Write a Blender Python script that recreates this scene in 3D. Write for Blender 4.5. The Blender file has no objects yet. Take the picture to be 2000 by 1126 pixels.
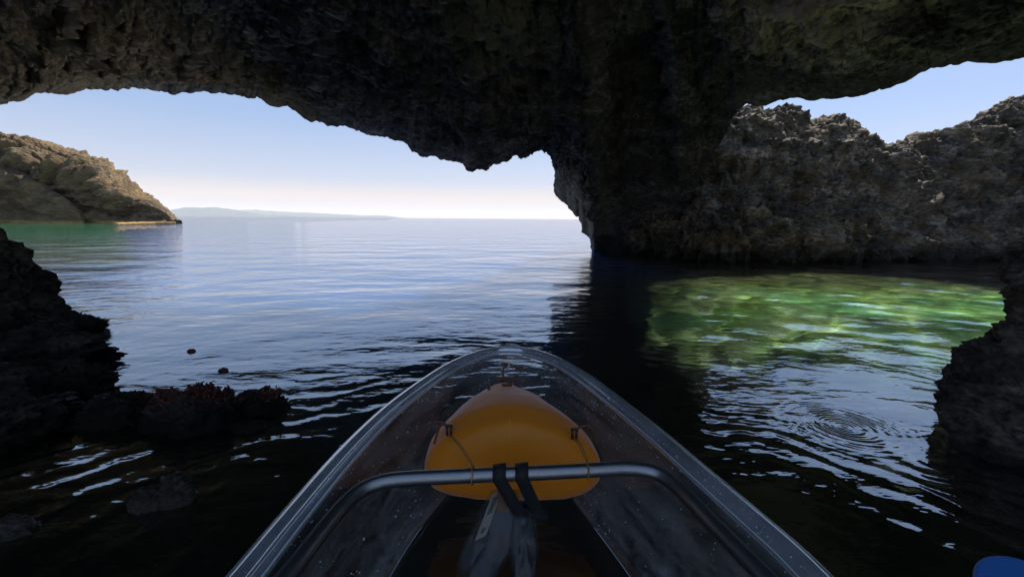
import bpy, bmesh, math, random
import numpy as np
from mathutils import Vector, Matrix, noise as mnoise

scene = bpy.context.scene
C = scene.collection
R = math.radians

# ------------------------------------------------------------------ camera
CAM_Z = 0.85
FPX = 800.0                                   # focal length in pixels of the 2000 px wide picture
cam_d = bpy.data.cameras.new("camera")
cam_d.sensor_width = 36.0
cam_d.lens = 36.0 * FPX / 2000.0
cam_d.clip_start = 0.02
cam_d.clip_end = 60000.0
cam = bpy.data.objects.new("camera", cam_d)
C.objects.link(cam)
cam.location = (0, 0, CAM_Z)
CAM_ROT = Matrix.Rotation(R(90 - 9.65), 3, 'X') @ Matrix.Rotation(R(0.44), 3, 'Z')
cam.rotation_euler = CAM_ROT.to_euler()
scene.camera = cam

# ------------------------------------------------------------------ light
SUN_EL, SUN_AZ = 50.0, 41.0                   # elevation; azimuth to the right of straight ahead
w = bpy.data.worlds.new("World")
scene.world = w
w.use_nodes = True
nt = w.node_tree
nt.nodes.clear()
wo = nt.nodes.new("ShaderNodeOutputWorld")
bg = nt.nodes.new("ShaderNodeBackground")
sky = nt.nodes.new("ShaderNodeTexSky")
sky.sky_type = 'NISHITA'
sky.sun_disc = False
sky.sun_elevation = R(SUN_EL)
sky.sun_rotation = R(SUN_AZ)
sky.air_density = 1.0
sky.dust_density = 0.4
sky.ozone_density = 1.0
bg.inputs['Strength'].default_value = 0.0655
nt.links.new(bg.outputs[0], wo.inputs[0])
# a thin pale veil of cloud low over the sea, on top of the sky texture
tc = nt.nodes.new("ShaderNodeTexCoord")
sep = nt.nodes.new("ShaderNodeSeparateXYZ")
nt.links.new(tc.outputs['Generated'], sep.inputs[0])
ramp = nt.nodes.new("ShaderNodeValToRGB")
ramp.color_ramp.elements[0].position = 0.0
ramp.color_ramp.elements[0].color = (0.85, 0.85, 0.85, 1)
ramp.color_ramp.elements[1].position = 0.5
ramp.color_ramp.elements[1].color = (0, 0, 0, 1)
for p_, v_ in ((0.050, .85), (0.082, .40), (0.2, .10)):
    e = ramp.color_ramp.elements.new(p_)
    e.color = (v_, v_, v_, 1)
nt.links.new(sep.outputs['Z'], ramp.inputs[0])
mixs = nt.nodes.new("ShaderNodeMix")
mixs.data_type = 'RGBA'
nt.links.new(ramp.outputs[0], mixs.inputs[0])
tint = nt.nodes.new("ShaderNodeMix")
tint.data_type = 'RGBA'
tint.blend_type = 'MULTIPLY'
tint.inputs[0].default_value = 1.0
tint.inputs[7].default_value = (.91, .955, 1.15, 1)
nt.links.new(sky.outputs[0], tint.inputs[6])
veil = nt.nodes.new("ShaderNodeMix")
veil.data_type = 'RGBA'
veil.inputs[0].default_value = .6
veil.inputs[7].default_value = (2.75, 4.5, 7.5, 1)
nt.links.new(tint.outputs[2], veil.inputs[6])
nt.links.new(veil.outputs[2], mixs.inputs[6])
mixs.inputs[7].default_value = (7.7, 6.65, 5.9, 1)
nt.links.new(mixs.outputs[2], bg.inputs[0])

sun_d = bpy.data.lights.new("sun", 'SUN')
sun_d.energy = 5.0
sun_d.angle = R(0.6)
sun_d.color = (1.0, 0.94, 0.84)
sun = bpy.data.objects.new("sun", sun_d)
C.objects.link(sun)
_d = Vector((math.sin(R(SUN_AZ)) * math.cos(R(SUN_EL)), math.cos(R(SUN_AZ)) * math.cos(R(SUN_EL)), math.sin(R(SUN_EL))))
sun.rotation_euler = _d.to_track_quat('Z', 'Y').to_euler()
sun.location = (20, 20, 40)

scene.view_settings.view_transform = 'Standard'
scene.view_settings.look = 'None'
scene.view_settings.gamma = 1.0
scene.view_settings.exposure = 0.83
scene.render.engine = 'CYCLES'
cy = scene.cycles
cy.max_bounces = 10
cy.diffuse_bounces = 4
cy.glossy_bounces = 4
cy.transparent_max_bounces = 24
cy.volume_bounces = 1
cy.sample_clamp_indirect = 6.0
cy.use_denoising = True

# ------------------------------------------------------------------ helpers
random.seed(7)
CR = np.array(CAM_ROT)


def ray(px, py):
    d = np.array(((px - 1000) / FPX, (563 - py) / FPX, -1.0))
    return CR @ d


def P(px, py, y):
    """the point of the picture's ray through (px, py) at y metres ahead"""
    d = ray(px, py)
    return np.array((0, 0, CAM_Z)) + d * (y / d[1])


def Pz(px, py, z=0.0):
    d = ray(px, py)
    return np.array((0, 0, CAM_Z)) + d * ((z - CAM_Z) / d[2])


rng = np.random.RandomState(11)
PERM = rng.permutation(256)
PERM = np.concatenate([PERM, PERM, PERM])
GRAD = rng.normal(size=(256, 3))
GRAD /= np.linalg.norm(GRAD, axis=1)[:, None]
RV = rng.rand(256, 3)


def perlin(p):
    pi = np.floor(p).astype(int)
    f = p - pi
    u = f * f * f * (f * (f * 6 - 15) + 10)
    pi &= 255
    out = np.zeros(len(p))
    for dx in (0, 1):
        for dy in (0, 1):
            for dz in (0, 1):
                h = PERM[PERM[PERM[(pi[:, 0] + dx) & 255] + ((pi[:, 1] + dy) & 255)] + ((pi[:, 2] + dz) & 255)]
                g = GRAD[h]
                v = g[:, 0] * (f[:, 0] - dx) + g[:, 1] * (f[:, 1] - dy) + g[:, 2] * (f[:, 2] - dz)
                wx = u[:, 0] if dx else 1 - u[:, 0]
                wy = u[:, 1] if dy else 1 - u[:, 1]
                wz = u[:, 2] if dz else 1 - u[:, 2]
                out += v * wx * wy * wz
    return out * 1.5


def fbm(p, oct=4, gain=.5):
    s = np.zeros(len(p)); a = 1.0
    for i in range(oct):
        s += a * perlin(p * (2 ** i) + 17.3 * i)
        a *= gain
    return s


def ridged(p, oct=4, gain=.5):
    s = np.zeros(len(p)); a = 1.0
    for i in range(oct):
        s += a * (1 - 2 * np.abs(perlin(p * (2 ** i) + 9.1 * i)))
        a *= gain
    return s


def worley(p):
    pi = np.floor(p).astype(int)
    f = p - pi
    best = np.full(len(p), 9.0)
    for dx in (-1, 0, 1):
        for dy in (-1, 0, 1):
            for dz in (-1, 0, 1):
                h = PERM[PERM[PERM[(pi[:, 0] + dx) & 255] + ((pi[:, 1] + dy) & 255)] + ((pi[:, 2] + dz) & 255)]
                q = RV[h] + np.array((dx, dy, dz)) - f
                best = np.minimum(best, (q * q).sum(1))
    return np.sqrt(best)


def rock_noise(p, f=1.0):
    """lumps, knobbly ridges and pits of weathered limestone; about -1 .. 1 at frequency f per metre"""
    wv = np.stack([perlin(p * f * .9 + k * 31.7) for k in range(3)], 1)
    q = p + wv * (.35 / f)
    a = fbm(q * f * .8, 3) * .55
    b = (worley(q * f * 1.7) - .55) * .75
    c = ridged(q * f * 3.2, 4, .6) * .20
    d = (worley(q * f * 5.0 + 5) - .5) * .42
    return a + b + c + d


def smooth(x):
    x = np.clip(x, 0, 1)
    return x * x * (3 - 2 * x)


def mesh_obj(name, verts, faces, mat=None, parent=None, smoothed=True):
    me = bpy.data.meshes.new(name)
    v = np.asarray(verts, dtype=float)
    if parent is not None:
        v = v - np.array(parent_loc(parent))
    me.from_pydata(v.tolist(), [], [tuple(int(i) for i in f) for f in faces])
    me.update()
    if smoothed:
        me.polygons.foreach_set("use_smooth", [True] * len(me.polygons))
    o = bpy.data.objects.new(name, me)
    C.objects.link(o)
    if mat:
        me.materials.append(mat)
    if parent is not None:
        o.parent = parent
    return o


def parent_loc(o):
    l = Vector((0, 0, 0))
    while o is not None:
        l += o.location
        o = o.parent
    return l


def fix_normals(o):
    bm = bmesh.new(); bm.from_mesh(o.data)
    bmesh.ops.recalc_face_normals(bm, faces=bm.faces[:])
    bm.to_mesh(o.data); bm.free()


def grid_faces(nu, nv, wrap=False, off=0):
    i = np.arange(nu if wrap else nu - 1)
    j = np.arange(nv - 1)
    I, J = np.meshgrid(i, j, indexing='ij')
    I2 = (I + 1) % nu
    f = np.stack([I * nv + J, I2 * nv + J, I2 * nv + J + 1, I * nv + J + 1], -1).reshape(-1, 4)
    return (f + off).tolist()


def grid_normals(V):
    du = np.gradient(V, axis=0); dv = np.gradient(V, axis=1)
    n = np.cross(du, dv)
    return n / (np.linalg.norm(n, axis=2)[:, :, None] + 1e-12)


def tag(o, label=None, cat=None, group=None, kind=None):
    if label: o['label'] = label
    if cat: o['category'] = cat
    if group: o['group'] = group
    if kind: o['kind'] = kind
    return o


def empty(name, loc):
    o = bpy.data.objects.new(name, None)
    o.empty_display_size = .1
    C.objects.link(o)
    o.location = loc
    return o


def interp(xs, ys, x):
    return np.interp(x, xs, ys)


def catmull(pts, n, closed=False):
    pts = np.asarray(pts, float)
    L = len(pts)
    t = np.linspace(0, L - 1, n)
    i = np.clip(t.astype(int), 0, L - 2)
    f = (t - i)[:, None]
    p0 = pts[np.clip(i - 1, 0, L - 1)]; p1 = pts[i]; p2 = pts[i + 1]; p3 = pts[np.clip(i + 2, 0, L - 1)]
    return .5 * ((2 * p1) + (p2 - p0) * f + (2 * p0 - 5 * p1 + 4 * p2 - p3) * f ** 2 + (3 * p1 - p0 - 3 * p2 + p3) * f ** 3)


def resample(pts, n=None, step=None):
    pts = np.asarray(pts, float)
    s = np.concatenate([[0], np.cumsum(np.linalg.norm(np.diff(pts, axis=0), axis=1))])
    if n is None:
        n = max(2, int(s[-1] / step))
    t = np.linspace(0, s[-1], n)
    return np.stack([np.interp(t, s, pts[:, k]) for k in range(pts.shape[1])], 1)


def tube(pts, r, seg=12, cap=True):
    """verts, faces of a tube along pts; r scalar or list"""
    pts = np.asarray(pts, float); n = len(pts)
    r = np.broadcast_to(np.asarray(r, float), (n,))
    V = []; F = []
    T = np.gradient(pts, axis=0); T /= np.linalg.norm(T, axis=1)[:, None] + 1e-12
    up = np.array((0, 0, 1.0)) if abs(T[0][2]) < .9 else np.array((1.0, 0, 0))
    a = np.cross(T[0], up); a /= np.linalg.norm(a)
    for i in range(n):
        a = a - T[i] * a.dot(T[i]); a /= np.linalg.norm(a) + 1e-12
        b = np.cross(T[i], a)
        for k in range(seg):
            th = 2 * math.pi * k / seg
            V.append(pts[i] + r[i] * (math.cos(th) * a + math.sin(th) * b))
    for i in range(n - 1):
        for k in range(seg):
            k2 = (k + 1) % seg
            F.append((i * seg + k, i * seg + k2, (i + 1) * seg + k2, (i + 1) * seg + k))
    if cap:
        F.append(tuple(range(seg))[::-1]); F.append(tuple((n - 1) * seg + k for k in range(seg)))
    return V, F


class MB:
    def __init__(s): s.V = []; s.F = []
    def add(s, V, F):
        o = len(s.V)
        s.V += [tuple(v) for v in V]; s.F += [tuple(i + o for i in f) for f in F]
        return s
    def build(s, name, mat, parent=None, smoothed=True):
        return mesh_obj(name, s.V, s.F, mat, parent, smoothed)


# ------------------------------------------------------------------ materials
def new_mat(name):
    m = bpy.data.materials.new(name)
    m.use_nodes = True
    m.node_tree.nodes.clear()
    return m, m.node_tree


def N(nt, t, **kw):
    n = nt.nodes.new("ShaderNode" + t)
    for k, v in kw.items():
        if k in n.inputs: n.inputs[k].default_value = v
        else: setattr(n, k, v)
    return n


def L(nt, a, b): nt.links.new(a, b)


def math_n(nt, op, a, b=None, c=None, clamp=False):
    n = nt.nodes.new("ShaderNodeMath"); n.operation = op; n.use_clamp = clamp
    for i, v in enumerate((a, b, c)):
        if v is None: continue
        if isinstance(v, (int, float)): n.inputs[i].default_value = v
        else: nt.links.new(v, n.inputs[i])
    return n.outputs[0]


def ramp_n(nt, fac, stops):
    n = nt.nodes.new("ShaderNodeValToRGB")
    el = n.color_ramp.elements
    el[0].position, el[1].position = stops[0][0], stops[-1][0]
    def c4(c): return (c, c, c, 1) if isinstance(c, (int, float)) else tuple(c) + (1,)
    el[0].color, el[1].color = c4(stops[0][1]), c4(stops[-1][1])
    for p, c in stops[1:-1]:
        e = el.new(p); e.color = c4(c)
    nt.links.new(fac, n.inputs[0])
    return n.outputs[0]


def mixc(nt, f, a, b, mode='MIX'):
    n = nt.nodes.new("ShaderNodeMix"); n.data_type = 'RGBA'; n.blend_type = mode
    for i, v in ((0, f), (6, a), (7, b)):
        if isinstance(v, (int, float)): n.inputs[i].default_value = v
        elif isinstance(v, tuple): n.inputs[i].default_value = v + (1,) if len(v) == 3 else v
        else: nt.links.new(v, n.inputs[i])
    return n.outputs[2]


def noise_n(nt, vec, scale, detail=6, rough=.6, dist=0.0):
    n = nt.nodes.new("ShaderNodeTexNoise")
    n.inputs['Scale'].default_value = scale; n.inputs['Detail'].default_value = detail
    n.inputs['Roughness'].default_value = rough; n.inputs['Distortion'].default_value = dist
    if vec is not None: nt.links.new(vec, n.inputs['Vector'])
    return n.outputs[0]


def rock_mat(name, dark, mid, light, stain, scale=1.0, wet=None, wet_z=.25, bump=.6, stain_amt=.5, wet_rough=.4, patches=(), speck=1.0):
    m, nt = new_mat(name)
    out = N(nt, "OutputMaterial")
    bs = N(nt, "BsdfPrincipled")
    geo = N(nt, "NewGeometry")
    pos = geo.outputs['Position']
    mp = N(nt, "Mapping"); mp.inputs['Scale'].default_value = (scale, scale, scale * 1.8)
    L(nt, pos, mp.inputs[0]); v = mp.outputs[0]
    n1 = noise_n(nt, v, 1.1, 8, .68, .5)
    n2 = noise_n(nt, v, 7.0, 8, .7)
    n3 = noise_n(nt, v, .7, 4, .6, 1.0)
    col = ramp_n(nt, n1, [(.3, dark), (.5, mid), (.72, light)])
    sp = ramp_n(nt, n2, [(.34, 1 - .82 * speck), (.5, 1.0), (.66, 1 + .9 * speck)])
    col = mixc(nt, 1.0, col, sp, 'MULTIPLY')
    st = ramp_n(nt, n3, [(.5, 0.0), (.62, stain_amt)])
    col = mixc(nt, st, col, stain)
    if wet is not None:
        sx = N(nt, "SeparateXYZ"); L(nt, pos, sx.inputs[0])
        zz = math_n(nt, 'ADD', sx.outputs['Z'], math_n(nt, 'MULTIPLY', math_n(nt, 'SUBTRACT', n1, .5), wet_z * 1.6))
        wf = ramp_n(nt, math_n(nt, 'DIVIDE', zz, wet_z * 2), [(.3, 1.0), (.6, 0.0)])
        col = mixc(nt, wf, col, wet)
        L(nt, math_n(nt, 'SUBTRACT', .92, math_n(nt, 'MULTIPLY', wf, .92 - wet_rough)), bs.inputs['Roughness'])
    else:
        bs.inputs['Roughness'].default_value = .92
    bs.inputs['Specular IOR Level'].default_value = .3
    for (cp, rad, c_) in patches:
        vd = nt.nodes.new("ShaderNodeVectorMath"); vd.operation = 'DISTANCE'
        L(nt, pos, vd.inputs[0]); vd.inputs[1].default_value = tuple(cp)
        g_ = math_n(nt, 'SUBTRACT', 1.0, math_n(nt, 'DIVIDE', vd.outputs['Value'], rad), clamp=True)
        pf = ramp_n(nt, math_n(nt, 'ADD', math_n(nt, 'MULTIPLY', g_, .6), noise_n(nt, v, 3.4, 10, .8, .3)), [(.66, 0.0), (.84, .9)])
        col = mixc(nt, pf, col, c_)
    L(nt, col, bs.inputs['Base Color'])
    vor = N(nt, "TexVoronoi"); vor.inputs['Scale'].default_value = 9.0
    L(nt, v, vor.inputs['Vector'])
    h = math_n(nt, 'ADD', noise_n(nt, v, 9.0, 10, .72), math_n(nt, 'MULTIPLY', vor.outputs['Distance'], -.5))
    b = N(nt, "Bump"); b.inputs['Strength'].default_value = bump; b.inputs['Distance'].default_value = .13 / scale
    L(nt, h, b.inputs['Height']); L(nt, b.outputs[0], bs.inputs['Normal'])
    L(nt, bs.outputs[0], out.inputs[0])
    return m


def plain_mat(name, col, rough=.5, metal=0.0, var=.15, bump=0.0, scale=30.0, spec=.5, sheen=0.0):
    m, nt = new_mat(name)
    out = N(nt, "OutputMaterial"); bs = N(nt, "BsdfPrincipled")
    tcx = N(nt, "TexCoord")
    n1 = noise_n(nt, tcx.outputs['Object'], scale, 5)
    c = mixc(nt, n1, tuple(x * (1 - var) for x in col), tuple(min(1, x * (1 + var)) for x in col))
    L(nt, c, bs.inputs['Base Color']); bs.inputs['Sheen Weight'].default_value = sheen; bs.inputs['Sheen Roughness'].default_value = .4
    bs.inputs['Roughness'].default_value = rough; bs.inputs['Metallic'].default_value = metal
    bs.inputs['Specular IOR Level'].default_value = spec
    if bump:
        b = N(nt, "Bump"); b.inputs['Strength'].default_value = bump; b.inputs['Distance'].default_value = .003
        L(nt, n1, b.inputs['Height']); L(nt, b.outputs[0], bs.inputs['Normal'])
    L(nt, bs.outputs[0], out.inputs[0])
    return m


def schlick(nt, r0, normal=None, power=5.0):
    lw = N(nt, "LayerWeight"); lw.inputs['Blend'].default_value = .5
    if normal is not None: L(nt, normal, lw.inputs['Normal'])
    p5 = math_n(nt, 'POWER', lw.outputs['Facing'], power)
    return math_n(nt, 'MULTIPLY_ADD', p5, 1 - r0, r0, clamp=True)


def clear_mat(name, tint, r0=.05, rough=.04, haze_lo=.01, haze_hi=.1, haze_col=(.5, .52, .55), bump=.0, streak=(3, 3, 12)):
    """clear plastic sheet: sees through, mirrors at its Fresnel rate, and carries a film of scuffs and dried salt"""
    m, nt = new_mat(name)
    out = N(nt, "OutputMaterial")
    tr = N(nt, "BsdfTransparent"); tr.inputs[0].default_value = tint + (1,)
    gl = N(nt, "BsdfGlossy"); gl.inputs['Roughness'].default_value = rough
    df = N(nt, "BsdfDiffuse"); df.inputs[0].default_value = haze_col + (1,)
    tcx = N(nt, "TexCoord")
    mp = N(nt, "Mapping"); mp.inputs['Scale'].default_value = streak
    L(nt, tcx.outputs['Object'], mp.inputs[0])
    n1 = noise_n(nt, mp.outputs[0], 2.0, 8, .7, .6)
    n2 = noise_n(nt, tcx.outputs['Object'], 60.0, 3, .6)
    nrm = None
    if bump:
        b = N(nt, "Bump"); b.inputs['Strength'].default_value = bump; b.inputs['Distance'].default_value = .004
        L(nt, noise_n(nt, tcx.outputs['Object'], 25.0, 3), b.inputs['Height'])
        nrm = b.outputs[0]; L(nt, nrm, gl.inputs['Normal'])
    fr = schlick(nt, r0, nrm)
    m1 = N(nt, "MixShader"); L(nt, fr, m1.inputs[0]); L(nt, tr.outputs[0], m1.inputs[1]); L(nt, gl.outputs[0], m1.inputs[2])
    hz = ramp_n(nt, math_n(nt, 'MULTIPLY_ADD', n2, .25, n1), [(.5, haze_lo), (.8, haze_hi)])
    m2 = N(nt, "MixShader"); L(nt, hz, m2.inputs[0]); L(nt, m1.outputs[0], m2.inputs[1]); L(nt, df.outputs[0], m2.inputs[2])
    L(nt, m2.outputs[0], out.inputs[0])
    return m


# ------------------------------------------------------------------ sea
RIPPLE = Pz(1650, 832, 0)


def water_mat():
    m, nt = new_mat("sea_water")
    out = N(nt, "OutputMaterial")
    geo = N(nt, "NewGeometry"); pos = geo.outputs['Position']
    sx = N(nt, "SeparateXYZ"); L(nt, pos, sx.inputs[0])
    X, Y = sx.outputs['X'], sx.outputs['Y']

    def dist(cx, cy_):
        dx = math_n(nt, 'SUBTRACT', X, float(cx)); dy = math_n(nt, 'SUBTRACT', Y, float(cy_))
        return math_n(nt, 'SQRT', math_n(nt, 'ADD', math_n(nt, 'MULTIPLY', dx, dx), math_n(nt, 'MULTIPLY', dy, dy)))

    def mapped(sx_, sy_, rot=0.0):
        mp = N(nt, "Mapping"); mp.inputs['Scale'].default_value = (sx_, sy_, 1); mp.inputs['Rotation'].default_value = (0, 0, rot)
        L(nt, pos, mp.inputs[0]); return mp.outputs[0]
    # rings spreading from the rocking boat
    rb = dist(0.05, -.45)
    wob = noise_n(nt, mapped(1.2, 1.2), 1.0, 4, .55)
    ph = math_n(nt, 'ADD', math_n(nt, 'MULTIPLY', rb, 2 * math.pi / .17), math_n(nt, 'MULTIPLY', wob, 40.0))
    env = math_n(nt, 'MULTIPLY', math_n(nt, 'DIVIDE', 1.0, math_n(nt, 'ADD', 1.0, math_n(nt, 'POWER', math_n(nt, 'MULTIPLY', rb, .33), 3.0))),
                 ramp_n(nt, noise_n(nt, mapped(.7, .7), 1.0, 2), [(.35, .15), (.62, 1.0)]))
    h = math_n(nt, 'MULTIPLY', math_n(nt, 'MULTIPLY', math_n(nt, 'SINE', ph), env), .0019)
    # rings of a drop fallen off the rock
    rr = dist(RIPPLE[0], RIPPLE[1])
    wob2 = noise_n(nt, mapped(9, 9), 1.0, 2, .5)
    ph2 = math_n(nt, 'ADD', math_n(nt, 'MULTIPLY', rr, 2 * math.pi / .036), math_n(nt, 'MULTIPLY', wob2, 1.6))
    env2 = ramp_n(nt, math_n(nt, 'MULTIPLY', rr, 2.0), [(0.0, .9), (.2, 1.0), (.40, .4), (.62, 0.0)])
    env2 = math_n(nt, 'MULTIPLY', env2, ramp_n(nt, noise_n(nt, mapped(7, 7), 1.0, 2), [(.3, .25), (.6, 1.0)]))
    h = math_n(nt, 'ADD', h, math_n(nt, 'MULTIPLY', math_n(nt, 'MULTIPLY', math_n(nt, 'SINE', ph2), env2), .0011))
    # wind ripples, crests across the view
    n1 = noise_n(nt, mapped(1.7, 3.4, .12), 1.0, 3, .5, .3)
    n2 = noise_n(nt, mapped(5.0, 13.0, -.1), 1.0, 3, .5, .2)
    n3 = noise_n(nt, mapped(.5, .85, .05), 1.0, 3, .5)
    far = ramp_n(nt, math_n(nt, 'DIVIDE', rb, 40.0), [(.03, .36), (.25, 1.0)])
    n4 = noise_n(nt, mapped(11.0, 27.0, .2), 1.0, 2, .5)
    hh = math_n(nt, 'ADD', math_n(nt, 'MULTIPLY', n1, .020), math_n(nt, 'ADD', math_n(nt, 'MULTIPLY', n2, .008), math_n(nt, 'MULTIPLY', n4, .0022)))
    hh = math_n(nt, 'MULTIPLY', hh, far)
    hh = math_n(nt, 'ADD', hh, math_n(nt, 'MULTIPLY', math_n(nt, 'MULTIPLY', n3, far), .09))
    h = math_n(nt, 'ADD', h, hh)
    b = N(nt, "Bump"); b.inputs['Strength'].default_value = 1.0; b.inputs['Distance'].default_value = 1.0
    L(nt, h, b.inputs['Height'])
    nrm = b.outputs[0]
    fr = math_n(nt, 'MULTIPLY', schlick(nt, .05, nrm, 1.85), .92)
    tr = N(nt, "BsdfRefraction"); tr.inputs['Color'].default_value = (.92, 1.0, .96, 1); tr.inputs['IOR'].default_value = 1.33; tr.inputs['Roughness'].default_value = 0.0
    L(nt, nrm, tr.inputs['Normal'])
    gl = N(nt, "BsdfGlossy"); gl.inputs['Roughness'].default_value = .01
    L(nt, nrm, gl.inputs['Normal'])
    mx = N(nt, "MixShader"); L(nt, fr, mx.inputs[0]); L(nt, tr.outputs[0], mx.inputs[1]); L(nt, gl.outputs[0], mx.inputs[2])
    L(nt, mx.outputs[0], out.inputs[0])
    return m


def warp_axis(n, reach, near):
    t = np.linspace(-1, 1, n)
    k = np.arcsinh(reach / near)
    return near * np.sinh(t * k)


SEA_REACH = 24000.0
def sea_axis(lo, hi, step):
    fine = np.arange(lo, hi + step / 2, step)
    k = np.sinh(np.linspace(0, np.arcsinh(SEA_REACH / 2.0), 46))[1:] * 2.0
    return np.concatenate([lo - k[::-1], fine, hi + k])


axx_, axy_ = sea_axis(.8, 8.2, .036), sea_axis(1.6, 9.0, .036)
nW = len(axx_)
axy_ = axy_[:nW] if len(axy_) > nW else axy_
GX, GY = np.meshgrid(axx_, axy_, indexing='ij')
nY = len(axy_)
fadew = smooth((GX - .9) / 1.0) * smooth((8.1 - GX) / .8) * smooth((GY - 1.7) / 1.2) * smooth((8.9 - GY) / .8)
GZ = np.zeros_like(GX)
_r = np.random.RandomState(5)
wp = fbm(np.stack([GX, GY, GX * 0], -1).reshape(-1, 3) * .9, 2).reshape(GX.shape)
for lam, amp_, ang in ((.62, .0042, 1.35), (.44, .0032, 1.9), (.33, .0019, 1.1), (.27, .0014, 2.3), (.5, .0026, .6)):
    kx, ky = 2 * math.pi / lam * math.cos(ang), 2 * math.pi / lam * math.sin(ang)
    GZ += amp_ * np.sin(GX * kx + GY * ky + wp * 4.0 + _r.rand() * 6.28)
top = np.stack([GX, GY, GZ * fadew], -1).reshape(-1, 3)
V = top.tolist(); F = grid_faces(nW, nY)
bot = len(V)
border = [i * nY for i in range(nW)] + [(nW - 1) * nY + j for j in range(1, nY)] + [i * nY + nY - 1 for i in range(nW - 2, -1, -1)] + [j for j in range(nY - 2, 0, -1)]
for i in border:
    V.append((top[i][0], top[i][1], -30.0))
nb = len(border)
for k in range(nb):
    F.append((border[k], border[(k + 1) % nb], bot + (k + 1) % nb, bot + k))
F.append(tuple(bot + k for k in range(nb)))
sea = mesh_obj("water", V, F, water_mat(), smoothed=True)
fix_normals(sea)
sea.cycles.is_caustics_caster = True
sun_d.cycles.is_caustics_light = True
tag(sea, "blue rippled sea water running from the dark cave out to the horizon", "water", kind="structure")


# ------------------------------------------------------------------ seabed
def bumpf(x, y, cx, cy_, rx, ry):
    return np.exp(-(((x - cx) / rx) ** 2 + ((y - cy_) / ry) ** 2))


def seabed_z(x, y):
    z = np.full_like(x, -3.0)
    far = smooth((np.hypot(x, y) - 12) / 60)
    z = z * (1 - far) - 9.0 * far
    k = np.clip(bumpf(x, y, 4.9, 6.0, 2.9, 2.7) * 1.6, 0, 1)
    z = z * (1 - k) - .85 * k
    k = np.clip(bumpf(x, y, -3.4, 2.2, 2.2, 1.6) * 1.2, 0, 1)
    z = z * (1 - k) - .30 * k
    k = smooth((-x - .84 * y) / (.10 * np.abs(y) + .6)) * smooth((y - 5.5) / 4.0) * (1 - smooth((y - 75) / 40))
    z = z * (1 - k) - .9 * k
    p = np.stack([x, y, np.zeros_like(x)], -1).reshape(-1, 3)
    r = np.hypot(x, y)
    z = z + (fbm(p * .8, 3).reshape(x.shape) * .22 + ridged(p * 2.1, 3).reshape(x.shape) * .06) * (r < 80) * (1 - .65 * bumpf(x, y, 3.6, 5.0, 2.5, 2.2))
    return np.minimum(z, np.where((x > 1) & (y > 0), -.42, -.06))


axb = warp_axis(321, SEA_REACH * .99, 2.2)
BX, BY = np.meshgrid(axb + 1.0, axb + 3.0, indexing='ij')
BZ = seabed_z(BX, BY)
m_sb, nt = new_mat("seabed_algae")
out = N(nt, "OutputMaterial"); bs = N(nt, "BsdfPrincipled"); bs.inputs['Roughness'].default_value = .95
geo = N(nt, "NewGeometry"); pos = geo.outputs['Position']
n1 = noise_n(nt, pos, 1.3, 8, .65, .6); n2 = noise_n(nt, pos, 6.0, 6, .7)
col = ramp_n(nt, n1, [(.33, (.07, .06, .018)), (.41, (.17, .24, .04)), (.48, (.38, .64, .12)), (.57, (.74, .97, .42))])
col = mixc(nt, 1.0, col, ramp_n(nt, n2, [(.32, .42), (.60, 1.7)]), 'MULTIPLY')
sx = N(nt, "SeparateXYZ"); L(nt, pos, sx.inputs[0])
n5 = noise_n(nt, pos, .9, 5, .6, .8)
col = mixc(nt, ramp_n(nt, n5, [(.42, 0.0), (.58, .75)]), col, mixc(nt, n2, (.05, .30, .14), (.30, .82, .42)))
col = mixc(nt, ramp_n(nt, noise_n(nt, pos, 2.3, 6, .65, .4), [(.55, 0.0), (.64, .85)]), col, (.06, .075, .025))
far_brown = ramp_n(nt, math_n(nt, 'MULTIPLY_ADD', n1, .25, math_n(nt, 'DIVIDE', sx.outputs['Y'], 10.0)), [(.60, 0.0), (.78, .92)])  # bed turns dark brown with distance
col = mixc(nt, far_brown, col, mixc(nt, n2, (.03, .028, .012), (.17, .15, .06)))
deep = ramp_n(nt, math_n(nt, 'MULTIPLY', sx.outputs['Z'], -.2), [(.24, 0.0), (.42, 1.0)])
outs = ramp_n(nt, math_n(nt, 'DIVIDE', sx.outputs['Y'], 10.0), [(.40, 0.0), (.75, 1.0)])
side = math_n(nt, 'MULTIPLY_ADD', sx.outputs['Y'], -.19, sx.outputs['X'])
pil = math_n(nt, 'MULTIPLY', ramp_n(nt, math_n(nt, 'MULTIPLY_ADD', side, .2, .5), [(.41, 0.0), (.48, 1.0)]), math_n(nt, 'LESS_THAN', sx.outputs['Y'], 13.0))  # keeps the bed colour dark for the cave shade beside the pillar
col = mixc(nt, deep, col, mixc(nt, outs, (.010, .015, .012), mixc(nt, pil, (.045, .135, .40), (.008, .014, .016))))  # deep blue stands in for daylight scattered back by the water
cave_shade = ramp_n(nt, math_n(nt, 'MULTIPLY_ADD', sx.outputs['X'], .25, .5), [(.55, 1.0), (.8, 0.0)])
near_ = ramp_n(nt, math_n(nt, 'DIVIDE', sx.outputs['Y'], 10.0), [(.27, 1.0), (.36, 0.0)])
cave_shade = math_n(nt, 'MAXIMUM', cave_shade, near_)
col = mixc(nt, math_n(nt, 'MULTIPLY', cave_shade, math_n(nt, 'SUBTRACT', 1.0, outs)), col, (.012, .014, .009))  # bed colour darkened at left and near, painting in the cave's shade
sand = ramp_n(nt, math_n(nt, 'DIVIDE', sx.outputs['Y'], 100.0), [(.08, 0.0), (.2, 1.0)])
shal = mixc(nt, deep, mixc(nt, n1, (.045, .22, .105), (.12, .42, .23)), (.045, .135, .42))  # same scattered-light blue on the far deep bed
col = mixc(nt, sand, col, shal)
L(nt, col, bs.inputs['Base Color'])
L(nt, bs.outputs[0], out.inputs[0])
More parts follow.
